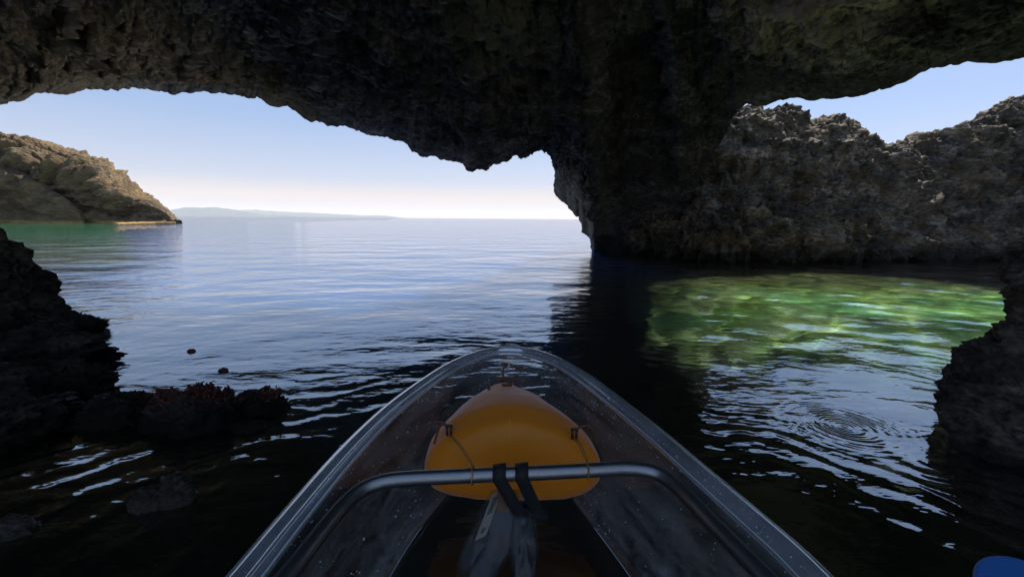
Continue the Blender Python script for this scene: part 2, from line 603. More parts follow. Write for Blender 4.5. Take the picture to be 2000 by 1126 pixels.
sb = mesh_obj("seabed", np.stack([BX, BY, BZ], -1).reshape(-1, 3), grid_faces(len(axb), len(axb)), m_sb)
sb.cycles.is_caustics_receiver = True
tag(sb, "pale green and brown seabed under the clear water", "seabed", kind="structure")

# ------------------------------------------------------------------ cave roof with its pillar
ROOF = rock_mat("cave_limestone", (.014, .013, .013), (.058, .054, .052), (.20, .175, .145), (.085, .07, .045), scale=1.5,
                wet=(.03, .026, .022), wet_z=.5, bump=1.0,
                patches=((P(150, 120, 6.0), 3.2, (.22, .165, .085)), (P(1600, 60, 4.4), 2.2, (.46, .36, .27)), (P(500, 150, 8.0), 1.8, (.16, .11, .045)),  # tan mineral patches that also paint in bounced light on the roof
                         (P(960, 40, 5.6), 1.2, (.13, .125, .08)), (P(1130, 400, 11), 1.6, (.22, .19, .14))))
lip = []   # px, py, y ahead, wall exponent, rim depth, outward turn to the right


def addl(seq, k, turn=0.0):
    for px, py, y in seq:
        lip.append((P(px, py, y), k, turn))


def addw(pts, k):
    for p in pts:
        lip.append((np.array(p, float), k, 0.0))


addw([(0, .3, 3.7), (-1.9, 0, 3.5)], 2.2)  # added opening behind and above the camera, lets sky light onto kayak and float
addw([(-3.3, -1.4, 2.6)], 3)
addw([(-3.2, -2.4, -1), (-5.0, -.6, -1), (-6.2, 1.6, -1), (-7.0, 2.8, -.8)], 5)
addl([(-520, 470, 3.6), (-380, 340, 4.2)], 3)
addl([(-200, 262, 4.9), (-70, 225, 5.5), (0, 203, 5.9), (20, 190, 6.0), (70, 174, 6.3), (110, 178, 6.6), (150, 181, 6.9), (190, 176, 7.1), (225, 172, 7.4),
      (262, 172, 7.7), (300, 180, 8.0), (330, 179, 8.25), (360, 177, 8.5), (395, 173, 8.7), (420, 178, 8.8), (450, 179, 8.8), (480, 184, 8.8), (505, 190, 8.8),
      (520, 201, 8.8), (548, 209, 8.8), (562, 203, 8.8), (580, 217, 8.8), (600, 235, 8.8), (622, 239, 8.8), (640, 243, 8.8),
      (665, 244, 8.8), (690, 250, 8.85), (715, 262, 8.85), (740, 269, 8.9), (758, 269, 8.9), (775, 274, 8.9), (795, 284, 8.9),
      (805, 296, 8.9), (830, 301, 8.9), (850, 305, 8.9), (870, 315, 8.9), (905, 321, 8.9), (916, 331, 8.9), (945, 334, 8.95),
      (960, 325, 9.1), (1000, 312, 9.4), (1030, 304, 9.9), (1060, 297, 10.4), (1076, 305, 10.8), (1088, 318, 11.0), (1091, 335, 11.1)], 2.0)
addl([(1087, 355, 11.2), (1084, 378, 11.2), (1092, 393, 11.2), (1112, 406, 11.25), (1128, 420, 11.3), (1136, 432, 11.3), (1138, 448, 11.3),
      (1152, 464, 11.3), (1154, 486, 11.2), (1160, 508, 11.1)], 3.0, .75)
addl([(1190, 515, 11.0), (1230, 515, 10.8), (1280, 515, 10.5), (1310, 500, 10.3)], 6.0)
addl([(1335, 420, 9.8), (1375, 330, 8.9), (1420, 255, 8.0)], 3.5, -.7)
addl([(1442, 213, 7.3), (1490, 202, 6.9), (1520, 196, 6.7), (1545, 188, 6.5), (1580, 193, 6.3), (1640, 190, 6.0), (1692, 186, 5.8), (1730, 168, 5.7),
      (1762, 158, 5.65), (1790, 144, 5.6), (1840, 134, 5.6), (1890, 117, 5.5), (1950, 117, 5.4), (2000, 107, 5.3), (2120, 95, 5.1), (2220, 110, 4.9)], 2.2)
addw([(8.2, 4.2, 1.4)], 2.5)
addw([(8.2, 3.2, -.6), (6.2, 1.2, -.8), (4.6, -1.0, -1), (3.3, -2.4, -1)], 5)
addw([(3.3, -1.4, 2.6)], 3)
addw([(1.9, 0, 3.5), (0, .3, 3.7)], 2.2)  # other half of the added rear opening

LP = np.array([l[0] for l in lip]); LK = np.array([l[1] for l in lip]); LT = np.array([l[2] for l in lip])
seglen = np.linalg.norm(np.diff(LP, axis=0), axis=1)
S = np.concatenate([[0], np.cumsum(seglen)])
# denser along what the camera sees
ts = []
for i in range(len(LP) - 1):
    vis = LP[i][1] > 2.0
    n = max(1, int(seglen[i] / (.024 if vis else .25)))
    ts += list(S[i] + seglen[i] * np.arange(n) / n)
ts = np.array(ts)
ring = np.stack([np.interp(ts, S, LP[:, k]) for k in range(3)], 1)
rk = np.interp(ts, S, LK); rt = np.interp(ts, S, LT)
# rough edge of the lip
edge_n = (fbm(ring * 2.6, 4) +   .25 * (ridged(ring * 5.0, 3) - .6))[:, None]
ring = ring + np.array((0, 0, 1.0)) * edge_n * .0095 * ring[:, 1:2] * (ring[:, 1:2] > 2) * (1 - .8 * smooth((rk[:, None] - 2.6) / 2))
nu = len(ring)
CC = np.array((0.0, 2.0, 3.9)); CT = np.array((0.0, 2.0, 5.0))
vv = np.concatenate([np.linspace(0, 1, 250) ** 1.35])
Vg = np.zeros((nu, len(vv), 3))
for j, v in enumerate(vv):
    f = 1 - (1 - v) ** rk
    xy = ring[:, :2] * (1 - v) + CC[:2] * v
    z = ring[:, 2] + (CC[2] - ring[:, 2]) * f
    Vg[:, j, :2] = xy; Vg[:, j, 2] = z
nrm = grid_normals(np.concatenate([Vg, Vg[:1]], 0))[:nu]
nrm *= np.sign((nrm * (np.array((0, 1.5, .8)) - Vg)).sum(2, keepdims=True))       # towards the cavity
Pn = Vg.reshape(-1, 3)
dist_lip = (vv[None, :, None] * 7.0)
amp = .06 + .26 * smooth(dist_lip / 1.3)
sq = Pn * np.array((1, 1, 1.7))
d = (rock_noise(sq, .5) * 1.15 + rock_noise(sq + 40, 1.5) * .46 + rock_noise(sq + 80, 4.0) * .36).reshape(nu, len(vv), 1)
fade = 1 - smooth((vv[None, :, None] - .8) / .2)
Vg = Vg + nrm * d * amp * fade
inner = Vg
# outer skin
vo = np.linspace(0, 1, 26) ** 1.2
out_dir = ring.copy(); out_dir[:, 2] = 0
out_dir /= np.linalg.norm(out_dir, axis=1)[:, None] + 1e-9
ca, sa = np.cos(rt), np.sin(rt)
od = np.stack([out_dir[:, 0] * ca + out_dir[:, 1] * sa, -out_dir[:, 0] * sa + out_dir[:, 1] * ca, 0 * ca], 1)
is_wall = smooth((rk - 2.3) / .8)[:, None]
oring = ring + od * (.22 + 1.0 * is_wall) + np.array((0, 0, 1)) * (.16 * (1 - is_wall))
Vo = np.zeros((nu, len(vo), 3))
for j, v in enumerate(vo):
    f = 1 - (1 - v) ** rk
    Vo[:, j, :2] = oring[:, :2] * (1 - v) + CT[:2] * v
    Vo[:, j, 2] = oring[:, 2] + (CT[2] - oring[:, 2]) * f
dd = fbm(Vo.reshape(-1, 3) * .7, 4).reshape(nu, len(vo), 1)
Vo += np.array((0, 0, 1)) * dd * .3 * smooth(vo[None, :, None] * 4) * (1 - smooth((vo[None, :, None] - .8) / .2))
V = np.concatenate([inner.reshape(-1, 3), Vo.reshape(-1, 3)])
F = grid_faces(nu, len(vv), True) + grid_faces(nu, len(vo), True, nu * len(vv))
o1 = nu * len(vv)
for i in range(nu):
    i2 = (i + 1) % nu
    F.append((i * len(vv), i2 * len(vv), o1 + i2 * len(vo), o1 + i * len(vo)))
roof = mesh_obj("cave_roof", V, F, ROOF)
fix_normals(roof)
tag(roof, "dark limestone cave roof arching overhead and coming down in a pillar to the water", "cave", kind="structure")

# ------------------------------------------------------------------ rock wall behind the right-hand opening
WALL = rock_mat("wall_limestone", (.026, .022, .017), (.115, .092, .066), (.39, .315, .235), (.18, .12, .055), scale=1.2,
                wet=(.045, .038, .028), wet_z=.35, bump=.9)
sk = [(1190, 215, 13.2), (1260, 212, 12.0), (1330, 210, 11.2), (1400, 208, 10.6), (1440, 213, 10.4), (1465, 206, 10.4), (1490, 214, 10.4), (1515, 209, 10.5), (1535, 211, 10.5), (1556, 222, 10.6), (1570, 240, 10.7), (1582, 240, 10.8),
      (1600, 228, 10.8), (1625, 229, 10.8), (1652, 241, 10.8), (1664, 256, 10.8), (1690, 280, 10.9), (1712, 288, 11.0), (1738, 297, 11.2), (1750, 290, 11.3),
      (1775, 274, 11.4), (1810, 256, 11.4), (1855, 247, 11.3), (1885, 254, 11.3), (1895, 238, 11.4), (1912, 234, 11.5), (1932, 240, 11.5), (1945, 215, 11.6),
      (1962, 197, 11.7), (1985, 187, 11.6), (2000, 183, 11.5), (2100, 165, 10.8), (2300, 140, 9.5), (2600, 130, 7.5), (2900, 140, 6.0)]
skp = np.array([P(a, b + 6 + 12 * math.exp(-((a - 1500) / 60.0) ** 2), c) for a, b, c in sk])
skp = resample(skp, step=.025)
n = len(skp)
foot_px = np.interp(np.arange(n), [0, n * .35, n - 1], [0, 0, 0])
prof = [(-1.6, 2.1), (-.45, 1.75), (-.1, 1.55), (.12, 1.95), (.35, 2.0), (.8, 1.75), (1.3, 1.35)]   # height, metres in front of the crest line
rows = []
inv = skp.copy(); inv[:, 2] = 0; inv[:, :2] *= -1
inv /= np.linalg.norm(inv, axis=1)[:, None]
inv = inv * .35 + np.array((-.1, -1, 0)) * .65
for h, fwd in prof:
    r = skp + inv * fwd; r[:, 2] = h; rows.append(r)
for fz, fwd in ((.72, .95), (.9, .62), (.985, .22), (1.0, 0.0), (.985, -.35), (.93, -.9), (.8, -2.0), (.4, -3.6), (-.6, -4.6)):
    r = skp + inv * fwd; r[:, 2] = np.maximum(skp[:, 2] * fz, 1.35 if fz > .5 else -2)
    rows.append(r)
ctl = np.stack(rows, 1)          # n, ncontrol, 3
nv = 230
Vg = np.zeros((n, nv, 3))
ncl = ctl.shape[1]
t = np.interp(np.linspace(0, 1, nv), [0, .8, 1], [0, 11, ncl - 1])
i = np.clip(t.astype(int), 0, ncl - 2); f = (t - i)[None, :, None]
g = lambda k: ctl[:, np.clip(k, 0, ncl - 1)]
p0, p1, p2, p3 = g(i - 1), g(i), g(i + 1), g(i + 2)
Vg = .5 * ((2 * p1) + (p2 - p0) * f + (2 * p0 - 5 * p1 + 4 * p2 - p3) * f ** 2 + (3 * p1 - p0 - 3 * p2 + p3) * f ** 3)
nrm = grid_normals(Vg)
if nrm[n // 2, nv // 3, 1] > 0: nrm = -nrm
Pn = Vg.reshape(-1, 3)
crest = np.exp(-((t - 10) / 1.3) ** 2)[None, :, None]
d = (rock_noise(Pn, .6) * .42).reshape(n, nv, 1) * (1 - .85 * crest) + (rock_noise(Pn + 70, 1.7) * .26).reshape(n, nv, 1) * (1 - .6 * crest) + (rock_noise(Pn + 20, 4.5) * .12).reshape(n, nv, 1)
Vg = Vg + nrm * d
wall = mesh_obj("cave_wall", Vg.reshape(-1, 3), grid_faces(n, nv), WALL)
fix_normals(wall)
tag(wall, "rough brown rock wall with a sunlit jagged crest beyond the right-hand opening", "rock wall", kind="structure")

# ------------------------------------------------------------------ headland on the left
HEAD = rock_mat("headland_limestone", (.045, .032, .02), (.135, .096, .056), (.25, .18, .10), (.22, .135, .05), scale=.28,
                wet=(.40, .25, .09), wet_z=.26, bump=.9, stain_amt=.4, wet_rough=.8, speck=.35)


def ridge(crest_px, foot_off, nvv, a1, a2, freq, back=9.0, overhang=0.0):
    cp = resample(np.array([P(c[0], c[1] + 5, c[2]) for c in crest_px]), step=.17)
    n = len(cp)
    fwd = np.array((.45, -.89, 0))
    ctl = []
    ht = np.maximum(cp[:, 2:3], .1)
    for fz, fo in ((-.5, .95), (.02, .85), (.1, .72), (.3, .62), (.55, .70), (.78, .74), (.92, .36), (1, 0), (.97, -.3), (.75, -.8), (.3, -1.2), (-.6, -1.4)):
        k = foot_off * np.clip(ht / 7.0, .12, 1.3)
        kk = k if fo > 0 else back * np.clip(ht / 7, .1, 1.2)
        r = cp + fwd * fo * kk
        r[:, 2] = (ht[:, 0] * fz) if fz > 0 else -1.5
        ctl.append(r)
    ctl = np.stack(ctl, 1); ncl = ctl.shape[1]
    t = np.interp(np.linspace(0, 1, nvv), [0, .75, 1], [0, 8, ncl - 1])
    i = np.clip(t.astype(int), 0, ncl - 2); f = (t - i)[None, :, None]
    g = lambda k: ctl[:, np.clip(k, 0, ncl - 1)]
    p1, p2 = g(i), g(i + 1); p0, p3 = g(i - 1), g(i + 2)
    Vg = .5 * ((2 * p1) + (p2 - p0) * f + (2 * p0 - 5 * p1 + 4 * p2 - p3) * f ** 2 + (3 * p1 - p0 - 3 * p2 + p3) * f ** 3)
    nrm = grid_normals(Vg)
    if nrm[n // 2, nvv // 3, 1] > 0: nrm = -nrm
    Pn = Vg.reshape(-1, 3)
    d = (rock_noise(Pn * np.array((.75, .75, 2.6)), freq) * a1 + rock_noise(Pn * np.array((.8, .8, 1.8)) + 33, freq * 3.2) * a2 + rock_noise(Pn + 90, freq * 9) * a2 * .38).reshape(n, nvv, 1)
    cr = np.exp(-((t - 7) / 1.2) ** 2)[None, :, None]
    sc = np.clip(ht / 6, .25, 1)[:, None, :]
    return Vg + nrm * d * (1 - .55 * cr) * sc, n


hb = MB()
back_crest = [(-420, 205, 66), (-250, 225, 62), (-120, 245, 59), (-40, 258, 57), (0, 262, 56), (30, 263, 55.5), (60, 270, 55), (90, 278, 54.5), (110, 289, 54), (135, 297, 53.5), (160, 307, 53),
              (185, 318, 52.5), (205, 332, 52), (220, 346, 51.5), (240, 358, 51), (256, 370, 50.6), (268, 382, 50.3), (280, 386, 50.2), (298, 390, 50), (315, 396, 49.8),
              (328, 406, 49.6), (335, 418, 49.4), (342, 430, 49.2), (348, 435, 49)]
Vg, n = ridge(back_crest, 5.5, 210, 2.3, 1.1, .16)
hb.add(Vg.reshape(-1, 3), grid_faces(n, 210))
front_crest = [(-420, 262, 56), (-200, 290, 52), (-60, 306, 49.5), (0, 316, 48.6), (30, 326, 48.3), (55, 338, 48), (75, 350, 47.7), (100, 364, 47.4), (125, 380, 47), (140, 394, 46.8), (155, 412, 46.6), (165, 432, 46.5)]
Vg, n = ridge(front_crest, 2.4, 120, 1.2, .6, .2, back=5)
hb.add(Vg.reshape(-1, 3), grid_faces(n, 120))
# the flat wave-cut ledge at the tip
for pts in ([(225, 436.2, 45.5), (262, 435.2, 45.6), (300, 434.6, 46.0), (343, 434.6, 46.6)],):
    a = resample(np.array([Pz(p[0], p[1], .12) for p in pts]), step=.25)
    a[:, 2] = .16
    tv, tf = tube(a, (.17 if pts[0][0] > 200 else .07) + .14 * np.abs(fbm(a * .9, 3)), 10)
    tv = np.array(tv); tv[:, 2] = .1 + (tv[:, 2] - .16) * .55
    hb.add(tv, tf)
head = hb.build("headland", HEAD)
fix_normals(head)
tag(head, "sunlit brown rocky headland running down to the sea at left", "headland", kind="structure")

# ------------------------------------------------------------------ far mountains
HILL = rock_mat("far_hills", (.03, .05, .05), (.05, .08, .07), (.08, .10, .09), (.07, .09, .07), scale=.002, bump=.1)
hm = MB()
for lst, dist_ in (([(200, 421), (330, 411), (360, 405), (395, 404.5), (418, 402.5), (440, 406), (462, 410), (480, 414), (515, 418.5), (560, 420.5), (610, 422.5), (650, 424.5)], 11000.0),
                   ([(440, 416), (470, 409.5), (500, 408), (520, 411), (560, 414), (600, 415), (650, 417.5), (700, 420), (750, 420.5), (775, 423.5), (790, 426.5)], 15000.0)):
    pts = resample(np.array([P(px, py, dist_) for px, py in lst]), step=60.0)
    n = len(pts)
    pr = [(-1600, -.05), (-1100, .12), (-700, .4), (-350, .78), (0, 1.0), (500, .7), (1200, -.05)]
    G = np.zeros((n, 25, 3))
    off = np.interp(np.linspace(0, 6, 25), range(7), [a for a, b in pr]); fz = np.interp(np.linspace(0, 6, 25), range(7), [b for a, b in pr])
    for j in range(25):
        G[:, j] = pts; G[:, j, 1] += off[j]; G[:, j, 2] = np.maximum(pts[:, 2], 2) * fz[j]
    nn = fbm(G.reshape(-1, 3) * .002, 4).reshape(n, 25)
    G[:, :, 2] += nn * np.maximum(pts[:, 2:3], 2) * .12 - 3
    hm.add(G.reshape(-1, 3), grid_faces(n, 25))
hills = hm.build("hills", HILL)
fix_normals(hills)
tag(hills, "pale blue mountains across the sea on the horizon", "mountains", kind="structure")


# ------------------------------------------------------------------ single rocks
def blob(name, c, size, seed, mat, amp=.28, freq=1.5, sub=5, rot=0.0, parent=None, squash=None):
    bm = bmesh.new()
    bmesh.ops.create_icosphere(bm, subdivisions=sub, radius=1.0)
    v = np.array([x.co[:] for x in bm.verts]); f = [[q.index for q in p.verts] for p in bm.faces]
    bm.free()
    nrm = v.copy()
    s = np.array(size)
    n_ = rock_noise(v * 1.0 + seed * 13.7, freq) * amp + rock_noise(v + seed * 5.1 + 50, freq * 3.3) * amp * .38
    v = v * (1 + n_[:, None])
    v = v * s
    ca, sa = math.cos(rot), math.sin(rot)
    v = np.stack([v[:, 0] * ca - v[:, 1] * sa, v[:, 0] * sa + v[:, 1] * ca, v[:, 2]], 1)
    return mesh_obj(name, v + np.array(c), f, mat, parent)


WETROCK = rock_mat("wet_shore_rock", (.02, .018, .014), (.06, .05, .04), (.13, .11, .085), (.05, .045, .02), scale=2.6, bump=.9,
                   wet=(.02, .018, .014), wet_z=.12, wet_rough=.25)
WEED = plain_mat("red_seaweed", (.11, .028, .02), .5, var=.5)
PALE = rock_mat("pale_wet_rock", (.012, .011, .009), (.04, .036, .028), (.15, .13, .10), (.04, .04, .02), scale=6, bump=.7, wet=(.05, .045, .035), wet_z=.03, wet_rough=.15)


def rock_thing(px, py, size, seed, label, cat="rock", mat=None, zc=0.0, rot=0.0, sub=6, amp=.46, group=None, name="shore_rock", weed=()):
    c = Pz(px, py, 0.0)
    root = empty(name, (c[0], c[1], 0.0)) if weed else None
    o = blob("rock_body" if weed else name, (c[0], c[1], zc), size, seed, mat or WETROCK, amp, 1.9, sub, rot, root)
    if weed:
        o['label'] = None
        del o['label']
        mb = MB(); rnd = random.Random(seed)
        vs = [Vector(v.co) + root.location for v in o.data.vertices]
        for (wx, wy, wr, cnt) in weed:
            cand = [v for v in vs if math.hypot(v.x - c[0] - wx, v.y - c[1] - wy) < wr and v.z > .0]
            cand.sort(key=lambda v: -v.z); cand = cand[:max(6, len(cand) // 2)]
            for _ in range(cnt):
                if not cand: break
                b0 = rnd.choice(cand)
                ln = rnd.uniform(.008, .028); az = rnd.uniform(0, 6.28); el = rnd.uniform(.3, 1.4)
                dv = Vector((math.cos(az) * math.cos(el), math.sin(az) * math.cos(el), math.sin(el)))
                q = [b0 - dv * .006, b0 + dv * ln * .55 + Vector([rnd.uniform(-.006, .006) for _k in range(3)]), b0 + dv * ln + Vector((rnd.uniform(-.008, .008), rnd.uniform(-.008, .008), -.010))]
                mb.add(*tube(q, [.0024, .0030, .0012], 4, False))
        if mb.V: mb.build("seaweed", WEED, root)
        o = root
    tag(o, label, cat, group)
    return o


rock_thing(-185, 655, (.78, .55, .82), 3, "tall dark rock outcrop at the left edge below the headland", zc=.0, sub=6, amp=.26, rot=.3)
rock_thing(125, 652, (.20, .17, .12), 5, "small dark knob of rock jutting from the foot of the tall left outcrop", zc=.02)
rock_thing(55, 700, (.46, .16, .12), 7, "long low rock ledge below the tall left outcrop, reaching furthest into the pale water", zc=.02, rot=-.1)
rock_thing(20, 775, (.36, .15, .13), 9, "dark rounded ledge at the left edge, below the long low ledge", zc=.0, rot=.05)
rock_thing(160, 765, (.10, .09, .10), 11, "dark knob at the end of the rounded left ledge", zc=.02)
rock_thing(-30, 850, (.22, .22, .12), 31, "black rock at the left edge below the rounded ledge, in the streaked water")
rock_thing(95, 668, (.16, .12, .10), 33, "low jagged rock joining the tall left outcrop to the long ledge")
rock_thing(125, 735, (.12, .09, .08), 35, "rough dark lump between the long ledge and the rounded ledge")
rock_thing(455, 812, (.07, .055, .06), 37, "small dark rock wedged between the largest seaweed boulder and the round rock", weed=((0, 0, .06, 60),), name="seaweed_boulder")
rock_thing(232, 815, (.14, .10, .085), 13, "low dark rock between the left ledge and the red-weeded boulder", zc=.0)
rock_thing(385, 822, (.165, .12, .115), 15, "dark boulder topped with red seaweed tufts, largest in the row of low rocks", zc=.0,
           weed=((-.08, 0, .08, 260), (-.01, .06, .06, 120), (.08, .02, .08, 220)), name="seaweed_boulder")
rock_thing(318, 800, (.10, .08, .07), 17, "small rock with a red weed crown, left of the largest seaweed boulder", zc=.0, weed=((0, 0, .07, 120),), name="seaweed_boulder")
rock_thing(505, 800, (.10, .08, .075), 19, "round dark rock beside open water, right end of the row of low rocks", zc=.0, weed=((.06, 0, .05, 90),), name="seaweed_boulder")
rock_thing(488, 836, (.055, .045, .03), 21, "little wet rock just below the right end of the row of low rocks", zc=.0, sub=4)
rock_thing(292, 985, (.048, .038, .055), 23, "pale rounded wet rock breaking the black water at lower left", mat=PALE, zc=.0, sub=5, amp=.16)
rock_thing(345, 975, (.045, .035, .075), 25, "thin upright brownish rock right of the pale rounded rock", mat=PALE, zc=.0, sub=4)
rock_thing(18, 1035, (.06, .035, .028), 27, "flat pale lump standing in for a light streak at the lower left edge of the picture", mat=PALE, zc=.0, sub=4)  # low lump added for a pale streak on the water
for px, py, lab in ((374, 686, "small dark tuft of drifting seaweed on the pale water near the left rocks"),
                    (436, 724, "flatter drifting weed scrap nearer the seaweed boulders")):
    c = Pz(px, py, 0)
    o = blob("floating_weed", (c[0], c[1], .004), (.022, .016, .012), px, WEED, .5, 2.5, 3)
    tag(o, lab, "seaweed")

# right foreground rock: stacked outline slices
NEAR = rock_mat("near_rock", (.03, .026, .022), (.12, .105, .085), (.28, .24, .19), (.11, .06, .06), scale=3.0, bump=1.0,
                wet=(.04, .03, .028), wet_z=.06)
prof = [(1890, 950, 1.45), (1850, 905, 1.42), (1832, 870, 1.45), (1832, 825, 1.5), (1845, 790, 1.55), (1872, 760, 1.58), (1900, 725, 1.62), (1945, 690, 1.66), (1958, 655, 1.7), (1975, 618, 1.72), (1985, 598, 1.73), (1975, 575, 1.74), (1955, 556, 1.74), (1950, 545, 1.75)]
pp = np.array([P(*q) for q in prof])
pp = np.concatenate([[pp[0] + np.array((.15, 0, -.5))], pp])
pp = resample(pp, 200)
nth = 260
Vg = np.zeros((nth, len(pp) + 14, 3))
th = np.linspace(0, 2 * math.pi, nth, endpoint=False)
for j, q in enumerate(pp):
    rx, ry = 1.0, .55 - .1 * j / len(pp)
    Vg[:, j, 0] = q[0] + .05 + rx - rx * np.cos(th)
    Vg[:, j, 1] = q[1] + .12 + ry * np.sin(th)
    Vg[:, j, 0] += np.maximum(0, Vg[:, j, 1] - q[1]) * q[0] / q[1] * 1.08
    Vg[:, j, 2] = q[2] + .18 * (Vg[:, j, 0] - q[0]) * smooth(j / len(pp))
for j in range(14):
    k = 1 - (j + 1) / 14.0
    base = Vg[:, len(pp) - 1]
    cen = base.mean(0) + np.array((.1, 0, .12))
    Vg[:, len(pp) + j] = base * k + cen * (1 - k) + np.array((0, 0, .1)) * math.sin((1 - k) * math.pi * .5)
nrm = grid_normals(np.concatenate([Vg, Vg[:1]], 0))[:nth]
if nrm[0, 50, 0] > 0: nrm = -nrm
d = (rock_noise(Vg.reshape(-1, 3), 3.2) * .085 + rock_noise(Vg.reshape(-1, 3) + 9, 8.0) * .055 + rock_noise(Vg.reshape(-1, 3) + 31, 22.0) * .016).reshape(nth, -1, 1)
Vg += nrm * d
o = mesh_obj("rock_outcrop", Vg.reshape(-1, 3), grid_faces(nth, Vg.shape[1], True), NEAR)
fix_normals(o)
tag(o, "pitted dark rock overhanging the water at the right edge, beside the round ripples", "rock")

# ------------------------------------------------------------------ kayak
CLEAR = clear_mat("clear_hull", (.90, .93, .95), .10, .06, .05, .36, (.55, .55, .56), .05)
FLOOR = clear_mat("clear_floor", (.75, .78, .78), .015, .35, .004, .03, (.25, .25, .23), .05)
RIM = clear_mat("clear_rim", (.74, .80, .87), .58, .10, .14, .26, (.74, .78, .84), .05, (4, 4, 4))
DROP = plain_mat("water_bead", (.50, .52, .55), .06, var=.1)
ALU = plain_mat("brushed_aluminium", (.30, .30, .305), .42, 1.0, .12, .15, 90)

left = [(450, 1126), (500, 1066), (560, 996), (640, 905), (700, 843), (760, 789), (820, 745), (870, 713), (920, 691), (955, 682)]
right = [(1015, 680), (1050, 685), (1100, 704), (1150, 733), (1220, 785), (1300, 848), (1400, 933), (1500, 1018), (1620, 1126)]


def rim_z(y): return .33 + .035 * smooth((np.asarray(y) - .5) / 1.0)


def back_rim(px, py):
    z = .33
    for _ in range(6):
        p = Pz(px, py, z); z = float(rim_z(p[1]))
    return p


lp = [back_rim(*q) for q in left]; rp = [back_rim(*q) for q in right]
lp = [np.array((-.445, 0.1, .33)), np.array((-.46, -.5, .33)), np.array((-.40, -1.2, .34)), np.array((-.20, -1.75, .36))][::-1] + lp
rp = rp + [np.array((.50, .1, .33)), np.array((.53, -.5, .33)), np.array((.50, -1.2, .34)), np.array((.35, -1.75, .36))]
mid = [back_rim(985, 678.5)]
rim = np.array(lp + mid + rp)
rim = resample(catmull(rim, 400), 321)
rim[:, 2] = np.where(rim[:, 1] > -1.0, rim_z(rim[:, 1]), rim[:, 2])
for _ in range(4):
    rim[1:-1] = .25 * rim[:-2] + .5 * rim[1:-1] + .25 * rim[2:]
T = np.gradient(rim, axis=0); T[:, 2] = 0; T /= np.linalg.norm(T, axis=1)[:, None]
Nin = np.stack([T[:, 1], -T[:, 0], 0 * T[:, 0]], 1)       # to the right of travel = inboard
kay = empty("kayak", (0.02, -.1, 0.0))
tag(kay, "clear see-through kayak with an aluminium frame tube, its bow pointing out to sea", "kayak")
# rim: rounded outer bead, flat flange, inner step
sec = [(-.006, -.024), (-.011, -.018), (-.013, -.010), (-.011, -.003), (-.006, .002), (.000, .006), (.007, .009), (.014, .0105), (.020, .0105), (.025, .007), (.028, .001), (.030, -.004), (.038, -.004), (.042, -.007), (.043, -.013), (.040, -.016), (.030, -.014), (.018, -.018), (.008, -.026), (.0, -.028)]
ns = len(sec)
G = np.zeros((len(rim), ns, 3))
for j, (a, b) in enumerate(sec):
    G[:, j] = rim + Nin * a; G[:, j, 2] += b
mesh_obj("gunwale", G.reshape(-1, 3), grid_faces(len(rim), ns) + [tuple((i * ns + ns - 1, (i + 1) * ns + ns - 1, (i + 1) * ns, i * ns)) for i in range(len(rim) - 1)], RIM, kay)


def axis_x(y): return -.028 + (.028 + .028) * (1.5 - y) / 1.0


# wall and chine down to the flat floor
inn = rim + Nin * .038; inn[:, 2] -= .012
axx = axis_x(inn[:, 1])
yy = inn[:, 1]
fl = np.stack([axx + (inn[:, 0] - axx) * .87, np.where(yy > 0, yy * .925, yy * .96), np.full(len(yy), .010)], 1)
rows = []
nw = 26
for j in range(nw):
    q = j / (nw - 1) * math.pi / 2
    kx = 1 - math.cos(q) ** 0.55 if j < nw - 1 else 1.0
    kz = math.sin(q) ** 0.9
    kx = (1 - math.cos(q)) * .75 + .25 * (j / (nw - 1))
    r = inn * (1 - kx) + fl * kx
    r[:, 2] = inn[:, 2] + (fl[:, 2] - inn[:, 2]) * kz
    rows.append(r)
G = np.stack(rows, 1)
mesh_obj("hull", G.reshape(-1, 3), grid_faces(len(rim), nw), CLEAR, kay)
wallG = G
half = len(rim) // 2
nfl = 9
Gf = np.zeros((half + 1, nfl, 3))
for j in range(nfl):
    k = j / (nfl - 1)
    Gf[:, j] = fl[:half + 1] * (1 - k) + fl[::-1][:half + 1] * k
Gf[:, :, 2] -= .003
mesh_obj("floor", Gf.reshape(-1, 3), grid_faces(half + 1, nfl), FLOOR, kay)
SEAM = plain_mat("edge_highlight", (.55, .57, .6), .35, var=.2)  # pale colour for thin lines that draw the plastic's edge highlights
sm = fl.copy(); sm[:, 2] += .002
mk = [i for i in range(len(sm)) if sm[i, 1] < 1.02 and sm[i, 1] > -1.2]
mbs = MB()
a = [i for i in mk if i < half]; b = [i for i in mk if i > half]
for idx in (a, b):
    mbs.add(*tube(sm[idx], .0011, 6))
mbs.build("floor_seam_highlight", SEAM, kay)
edge = rim + Nin * .0415; edge[:, 2] -= .004
mesh_obj("rim_edge", *tube(edge[rim[:, 1] > -1.2], .0014, 6), SEAM, kay)  # pale line in place of the glint along the inner rim
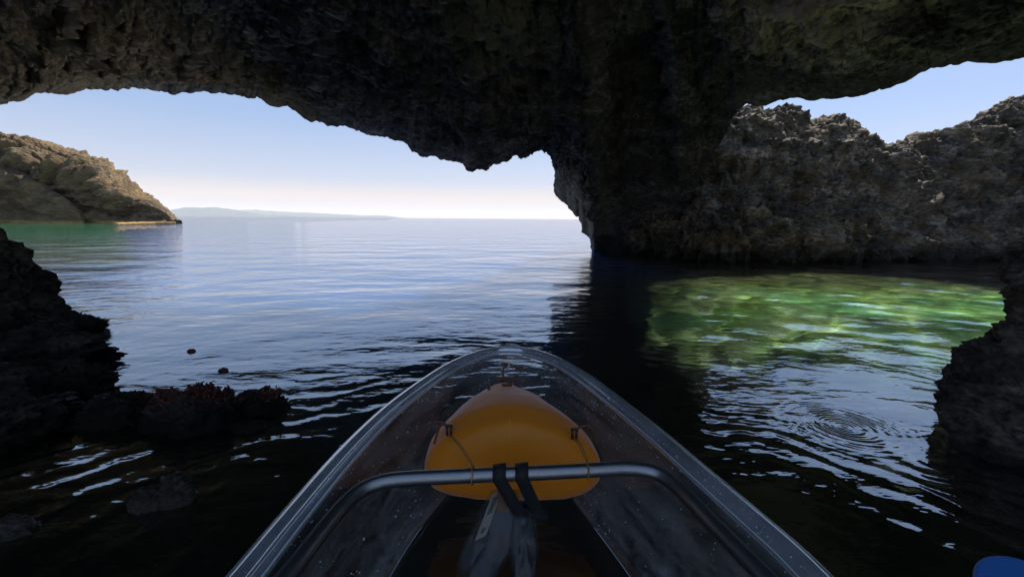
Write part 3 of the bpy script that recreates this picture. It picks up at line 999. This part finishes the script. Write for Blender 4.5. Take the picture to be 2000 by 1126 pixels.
# drops of water clinging inside the bow
rnd = random.Random(4)
mb = MB()
bmd = bmesh.new(); bmesh.ops.create_icosphere(bmd, subdivisions=1, radius=1)
dv = np.array([v.co[:] for v in bmd.verts]); dfc = [[q.index for q in p.verts] for p in bmd.faces]; bmd.free()
wn = grid_normals(wallG)
ok = [i for i in range(len(rim)) if rim[i, 1] > .45]
for _ in range(700):
    i = rnd.choice(ok)
    if rnd.random() < .45: i = rnd.choice([q for q in ok if rim[q, 1] > 1.0])
    j = int(rnd.random() ** 2.6 * (nw - 2))
    q = wallG[i, j] + (wallG[min(i + 1, len(rim) - 1), j] - wallG[i, j]) * rnd.random() + (wallG[i, j + 1] - wallG[i, j]) * rnd.random()
    r = rnd.uniform(.0008, .0018) * (1.6 if rnd.random() < .15 else 1)
    mb.add(q + dv * r, dfc)
for _ in range(260):
    i = rnd.choice(ok)
    q = rim[i] + Nin[i] * rnd.uniform(.002, .036) + np.array((0, 0, rnd.uniform(-.001, .004)))
    mb.add(q + dv * rnd.uniform(.0007, .0016), dfc)
o = mb.build("water_droplets", DROP, kay); o['kind'] = 'stuff'
# bow eyelet
ep = back_rim(985, 706); ep[2] -= .012
V1, F1 = tube([ep + np.array((.016 * math.cos(a), 0, .016 * math.sin(a))) for a in np.linspace(0, 2 * math.pi, 25)], .0035, 8)
mesh_obj("eyelet", V1, F1, RIM, kay)

# frame tube
fz = .30
hoop = [Pz(290, 1440, fz), Pz(410, 1290, fz), Pz(565, 1118, fz), Pz(610, 1060, fz), Pz(655, 1004, fz), Pz(690, 968, fz + .003), Pz(725, 947, fz + .006), Pz(770, 936, fz + .01), Pz(850, 931, fz + .01), Pz(960, 926, fz + .01), Pz(1060, 922, fz + .01), Pz(1160, 917, fz + .01),
        Pz(1225, 914, fz + .01), Pz(1275, 921, fz + .006), Pz(1310, 940, fz + .003), Pz(1345, 972, fz), Pz(1400, 1030, fz), Pz(1492, 1124, fz), Pz(1650, 1290, fz), Pz(1790, 1440, fz)]
hoop = np.array(hoop)
hc = resample(catmull(hoop, 300), 160)
mesh_obj("frame_tube", *tube(hc, .0153, 20), ALU, kay)

# ------------------------------------------------------------------ yellow buoyancy bag in the bow
YEL = plain_mat("yellow_pvc", (.95, .345, .015), .38, var=.08, bump=.10, scale=120, spec=.5, sheen=1.0)
_nt = YEL.node_tree                            # thin inflated film: daylight from the bow glows through it
_bs = next(n for n in _nt.nodes if n.type == 'BSDF_PRINCIPLED'); _out = next(n for n in _nt.nodes if n.type == 'OUTPUT_MATERIAL')
_tl = N(_nt, "BsdfTranslucent"); _tl.inputs[0].default_value = (1.0, .46, .03, 1)
_mx = N(_nt, "MixShader"); _mx.inputs[0].default_value = .45
L(_nt, _bs.outputs[0], _mx.inputs[1]); L(_nt, _tl.outputs[0], _mx.inputs[2]); L(_nt, _mx.outputs[0], _out.inputs[0])
apex = Pz(984, 748, .29)
bag = empty("buoyancy_bag", (apex[0], apex[1] - .3, .0))
tag(bag, "inflated yellow triangular buoyancy bag tied inside the bow of the clear kayak", "buoyancy bag")
# sections from apex to the rear face: y, half width at widest, top z, bottom z, centre x, superellipse
rear_y = 1.03
secs = []
for k in np.linspace(0, 1, 44):
    y = apex[1] + (rear_y - apex[1]) * k
    hwid = .258 * (.17 + .83 * (k ** .66)) * (1 - .06 * max(0, k - .85) / .15)
    topz = .292 + .048 * math.sin(min(1, k / .92) * math.pi * .5) - .012 * max(0, (k - .8) / .2) ** 2
    botz = .24 - .15 * k ** .7
    secs.append((y, hwid, topz, botz))
nang = 72
V = []
for (y, hwid, tz, bz) in secs:
    cx = apex[0] + (.006 - apex[0]) * (apex[1] - y) / (apex[1] - rear_y)
    for a in range(nang):
        th = 2 * math.pi * a / nang
        ct, st = math.cos(th), math.sin(th)
        wx = math.copysign(abs(ct) ** (1.12 if st > 0 else .5), ct) * hwid * (1 if st > 0 else 1 - .14 * abs(st) ** 2)
        mz = bz + (tz - bz) * .36
        zz = mz + (tz - mz) * math.copysign(abs(st) ** 1.0, st) if st > 0 else mz + (mz - bz) * math.copysign(abs(st) ** .62, st)
        V.append([cx + wx, y, zz])
nsec = len(secs)
cx = .006
# bulging rear face
last = np.array(V[-nang:])
cen = last.mean(0)
for q in np.linspace(0, 1, 12)[1:]:
    ang = q * math.pi / 2
    sc = max(0.0, math.cos(ang)) ** .45
    r = cen + (last - cen) * max(sc, .0)
    r[:, 1] = rear_y - .055 * math.sin(ang)
    V += r.tolist()
tot = nsec + 11
F = []
for i in range(tot - 1):
    for a in range(nang):
        a2 = (a + 1) % nang
        F.append((i * nang + a, i * nang + a2, (i + 1) * nang + a2, (i + 1) * nang + a))
F.append(tuple(range(nang)))
V = np.array(V)
wr = fbm(V * 14.0, 3)
V[:, 2] += wr * .0022; V[:, 1] += wr * .002
o = mesh_obj("bladder", V, F, YEL, bag); fix_normals(o)
# welded seam down the middle of the rear face
bv = np.array([v.co[:] for v in o.data.vertices]) + np.array(bag.location)


def bag_surface(px, py):
    """nearest point of the bag on the picture ray"""
    d = ray(px, py); d = d / np.linalg.norm(d)
    rel = bv - np.array((0, 0, CAM_Z))
    t = rel @ d; dist = np.linalg.norm(rel - t[:, None] * d, axis=1)
    c = np.where(dist < .02)[0]
    if len(c) == 0: c = np.array([dist.argmin()])
    tt = t[c].min()
    return np.array((0, 0, CAM_Z)) + d * tt


CORD = plain_mat("brown_cord", (.16, .055, .022), .7, var=.25, bump=.3, scale=400)
CORDP = plain_mat("tan_cord", (.34, .16, .05), .7, var=.25, bump=.3, scale=400)
CLIP = plain_mat("dark_clip", (.05, .05, .055), .3, .6, .2)
SEAMY = plain_mat("yellow_weld", (.95, .40, .03), .4, var=.05)
sp = np.array([bag_surface(996, y) + np.array((0, .0004, 0)) for y in range(812, 952, 10)])
mesh_obj("weld_seam", *tube(sp, .0012, 6), SEAMY, bag)
for (cx_, cy_, tx, ty, hook) in ((878, 838, 925, 925, -1), (1121, 845, 1150, 915, 1)):
    s = bag_surface(cx_, cy_)
    e0 = Pz(tx, ty, .318)
    # clip
    mbc = MB()
    for dx in (-.005, .005):
        a0 = s + np.array((dx, -.006, .012)); b0 = s + np.array((dx, -.008, -.012))
        mbc.add(*tube(np.array([a0, (a0 + b0) / 2 + np.array((0, -.004, 0)), b0]), .0035, 8))
    mbc.add(*tube(np.array([s + np.array((-.009, -.006, .012)), s + np.array((0, -.008, .016)), s + np.array((.009, -.006, .012))]), .004, 8))
    mbc.build("clip", CLIP, bag)
    # two strands down to the tube and a turn round it
    mbd = MB()
    tcn = hc[np.argmin(np.linalg.norm(hc[:, :2] - e0[:2], axis=1))]
    for off in (-.003, .003):
        mid_ = (s + tcn) / 2 + np.array((off, 0, .012))
        st_ = np.array([s + np.array((off, -.008, -.01)), mid_, tcn + np.array((off * .6, .006, .0185))])
        mbd.add(*tube(catmull(st_, 14), .0014, 6))
    cir = [tcn + np.array((.0015 * math.sin(3 * a), .0185 * math.cos(a), .0185 * math.sin(a))) for a in np.linspace(0, 2 * math.pi * 1.95, 50)]
    mbd.add(*tube(np.array(cir), .0016, 6))
    mbd.build("cord", CORDP, bag)
    mbk = MB()
    for k in ((.6, 1.0, 0), (.45, .35, 1)) if hook < 0 else ((.6, .55, 0),):
        st_ = np.array([s + np.array((0, -.008, .014)), s + np.array((hook * .026 * k[0] * 2, -.004, .024 - .012 * k[2])), s + np.array((hook * .055 * k[1] + hook * .022, -.004, .006 - .045 * k[2]))])
        mbk.add(*tube(catmull(st_, 16), [.0031] * 16, 6))
    mbk.build("cord_end", CORD, bag)
# bow tie: eyelet to the tip of the bag
ts_ = apex + np.array((0, -.004, .006))
mbk = MB()
mbk.add(*tube(catmull(np.array([ep + np.array((0, -.004, .004)), (ep + ts_) / 2 + np.array((-.003, 0, .004)), ts_ + np.array((0, 0, .008))]), 14), .0034, 6))
mbk.add(*tube(catmull(np.array([ts_ + np.array((0, 0, .010)), ts_ + np.array((.022, -.004, .014)), ts_ + np.array((.045, -.03, .002)), ts_ + np.array((.052, -.05, -.012))]), 14), .0036, 6))
mbk.add(*tube(catmull(np.array([ts_ + np.array((0, 0, .010)), ts_ + np.array((-.02, -.004, .006)), ts_ + np.array((-.045, -.03, -.004))]), 14), .0034, 6))
mbk.add(*tube(np.array([ts_ + np.array((-.008, 0, .008)), ts_ + np.array((0, -.004, .012)), ts_ + np.array((.008, 0, .008))]), .006, 8))
mbk.build("bow_cord", CORD, bag)
nb_ = bag_surface(955, 759)
mesh_obj("valve", *tube(np.array([nb_, nb_ + np.array((0, -.002, .003))]), .0055, 12), CORD, bag)
nb_ = bag_surface(990, 752)
mesh_obj("webbing_tab", *tube(np.array([nb_ + np.array((-.014, 0, .001)), nb_ + np.array((0, -.006, .003)), nb_ + np.array((.014, 0, .001))]), .005, 8), CORD, bag)

# ------------------------------------------------------------------ clear pouch strapped to the tube
BLK = plain_mat("black_webbing", (.010, .010, .011), .75, var=.3, bump=.4, scale=300)
PVC = clear_mat("clear_pouch", (.80, .83, .86), .03, .12, .0, .05, (.4, .42, .45), .9, (14, 14, 14))
LAB = plain_mat("grey_label", (.20, .17, .14), .6, var=.15)
LABO = plain_mat("brown_label", (.13, .055, .025), .6, var=.2)
INK = plain_mat("dark_print", (.02, .02, .02), .6)
strap_c = hc[np.argmin(np.linalg.norm(hc[:, :2] - Pz(1005, 922, .31)[:2], axis=1))]
pouch = empty("waterproof_pouch", tuple(strap_c))
tag(pouch, "clear plastic pouch with a grey label hanging by two black straps from the frame tube", "pouch")


def strip(path, wdt, wdir, thick=.003):
    path = np.asarray(path, float); wdir = np.asarray(wdir, float) / np.linalg.norm(wdir)
    T = np.gradient(path, axis=0); T /= np.linalg.norm(T, axis=1)[:, None]
    V = []; F = []
    for p, t in zip(path, T):
        n_ = np.cross(t, wdir); n_ /= np.linalg.norm(n_)
        for a, b in ((-1, -1), (1, -1), (1, 1), (-1, 1)):
            V.append(p + wdir * wdt / 2 * a + n_ * thick / 2 * b)
    for i in range(len(path) - 1):
        for k in range(4):
            k2 = (k + 1) % 4
            F.append((i * 4 + k, i * 4 + k2, (i + 1) * 4 + k2, (i + 1) * 4 + k))
    F.append((3, 2, 1, 0)); m_ = (len(path) - 1) * 4; F.append((m_, m_ + 1, m_ + 2, m_ + 3))
    return V, F


for (px0, px1, py1, zz) in ((974, 1020, 1010, .20), (1020, 1052, 1005, .20)):
    c0 = hc[np.argmin(np.linalg.norm(hc[:, :2] - Pz(px0, 922, .31)[:2], axis=1))]
    arc = [c0 + np.array((.0, .0195 * math.cos(a), .0195 * math.sin(a))) for a in np.linspace(-.6, math.pi * .98, 16)]
    end = Pz(px1, py1, zz)
    tail = [arc[-1] + (end - arc[-1]) * k + np.array((0, -.001 * math.sin(k * 3.14), 0)) for k in np.linspace(.08, 1, 12)]
    mesh_obj("strap", *strip(np.array(arc + tail), .028, (1, .05, .12), .004), BLK, pouch)
bk = Pz(1040, 1000, .205)
mesh_obj("buckle", *strip(np.array([bk + np.array((-.032, 0, .01)), bk, bk + np.array((.034, 0, -.008))]), .02, (.1, .6, .8), .012), BLK, pouch)
# the bag itself: two lobes of soft film, open folds
mp_ = MB()
for outline in ([(960, 955, .24), (935, 1000, .20), (905, 1060, .15), (893, 1100, .12), (900, 1140, .10), (940, 1165, .09), (975, 1120, .11), (1010, 1060, .15), (1020, 1000, .2), (1005, 955, .24)],
                [(1000, 955, .24), (1000, 1010, .2), (995, 1070, .15), (1005, 1140, .1), (1040, 1150, .1), (1053, 1090, .13), (1050, 1040, .17), (1040, 1000, .2), (1035, 955, .24)]):
    pts = catmull(np.array([Pz(*q) for q in outline]), 60)
    cen = pts.mean(0)
    V = []; nr = 10
    for sgn in (1, -1):
        for q in range(nr + 1):
            k = 1 - q / nr
            ring_ = cen + (pts - cen) * k
            puff = .016 * math.sqrt(max(0, 1 - k * k)) * sgn
            cr = fbm(ring_ * 30 + sgn * 7, 3) * .006 * (1 - k * k)
            ring_ = ring_ + np.array((0, -.7, .7)) * (puff + cr)[:, None] if hasattr(cr, '__len__') else ring_
            V.append(ring_)
    V = np.array(V)
    m_ = len(pts)
    f1 = []
    for s_ in range(2):
        for q in range(nr):
            for a in range(m_):
                a2 = (a + 1) % m_
                o_ = s_ * (nr + 1) * m_
                f1.append((o_ + q * m_ + a, o_ + q * m_ + a2, o_ + (q + 1) * m_ + a2, o_ + (q + 1) * m_ + a))
    mp_.add(V.reshape(-1, 3), f1)
mp_.build("clear_film", PVC, pouch)
la, lb = Pz(972, 960, .25), Pz(938, 1050, .178)
o = mesh_obj("label", *strip(np.array([la + (lb - la) * k for k in np.linspace(0, 1, 8)]), .026, (1, .45, .2), .0015), LAB, pouch, False)
up_ = np.array((0, -.5, .6)) * .004
for k in (.12, .18, .25, .31, .38, .45, .80, .86):
    c0 = la + (lb - la) * k + up_
    mesh_obj("print", *strip(np.array([c0, c0 + (lb - la) * .035]), .012 if k < .5 else .008, (1, .45, .2), .0006), INK, o, False)
la2, lb2 = Pz(985, 955, .255), Pz(985, 998, .222)
mesh_obj("brown_tag", *strip(np.array([la2, (la2 + lb2) / 2, lb2]), .03, (1, .3, .1), .0015), LABO, pouch, False)

# ------------------------------------------------------------------ blue paddle, bottom right
BLUE = plain_mat("blue_plastic", (.035, .14, .42), .45, var=.08)
pc = Pz(2098, 1228, .36)
pad = empty("paddle", tuple(pc))
tag(pad, "rounded bright blue paddle blade showing at the bottom right corner", "paddle")
rr_ = .085
ol = []
for a in np.linspace(0, math.pi, 25):
    ol.append((rr_ * 1.15 * math.cos(a), rr_ * math.sin(a)))
ol += [(-rr_ * 1.1, -.10), (-rr_ * .8, -.22), (-.02, -.30), (.02, -.30), (rr_ * .8, -.22), (rr_ * 1.1, -.10)]
ex = np.array((1, 0.12, -.1)); ey = np.array((-.10, .86, .30)); ex /= np.linalg.norm(ex); ey /= np.linalg.norm(ey)
ez = np.cross(ex, ey)
V = [pc + ex * a + ey * b + ez * .004 for a, b in ol] + [pc + ex * a + ey * b - ez * .004 for a, b in ol]
m_ = len(ol)
F = [tuple(range(m_)), tuple(range(2 * m_ - 1, m_ - 1, -1))] + [(i, m_ + i, m_ + (i + 1) % m_, (i + 1) % m_) for i in range(m_)]
o = mesh_obj("blade", V, F, BLUE, pad, False)
bv_ = o.modifiers.new("bevel", 'BEVEL'); bv_.width = .0025; bv_.segments = 2
mesh_obj("shaft", *tube(np.array([pc - ey * .27, pc - ey * .9, pc - ey * 1.5]), .015, 14), ALU, pad)

# ------------------------------------------------------------------ haze over the sea
hzm, nt = new_mat("sea_haze")
out = N(nt, "OutputMaterial")
pv = N(nt, "VolumePrincipled")
pv.inputs['Color'].default_value = (.96, .94, .94, 1)
pv.inputs['Density'].default_value = 4.5e-5
pv.inputs['Anisotropy'].default_value = 0.0
L(nt, pv.outputs[0], out.inputs['Volume'])
hx = SEA_REACH + 500
zb, zt = -31.0, 400.0
V = [(x, y, z) for x in (-hx, hx) for y in (-hx, hx) for z in (zb, zt)]
F = [(0, 1, 3, 2), (4, 6, 7, 5), (0, 4, 5, 1), (2, 3, 7, 6), (0, 2, 6, 4), (1, 5, 7, 3)]
hz = mesh_obj("haze", V, F, hzm, None, False)
fix_normals(hz)
tag(hz, "thin pale haze over the sea fading the far mountains", "haze", kind="stuff")
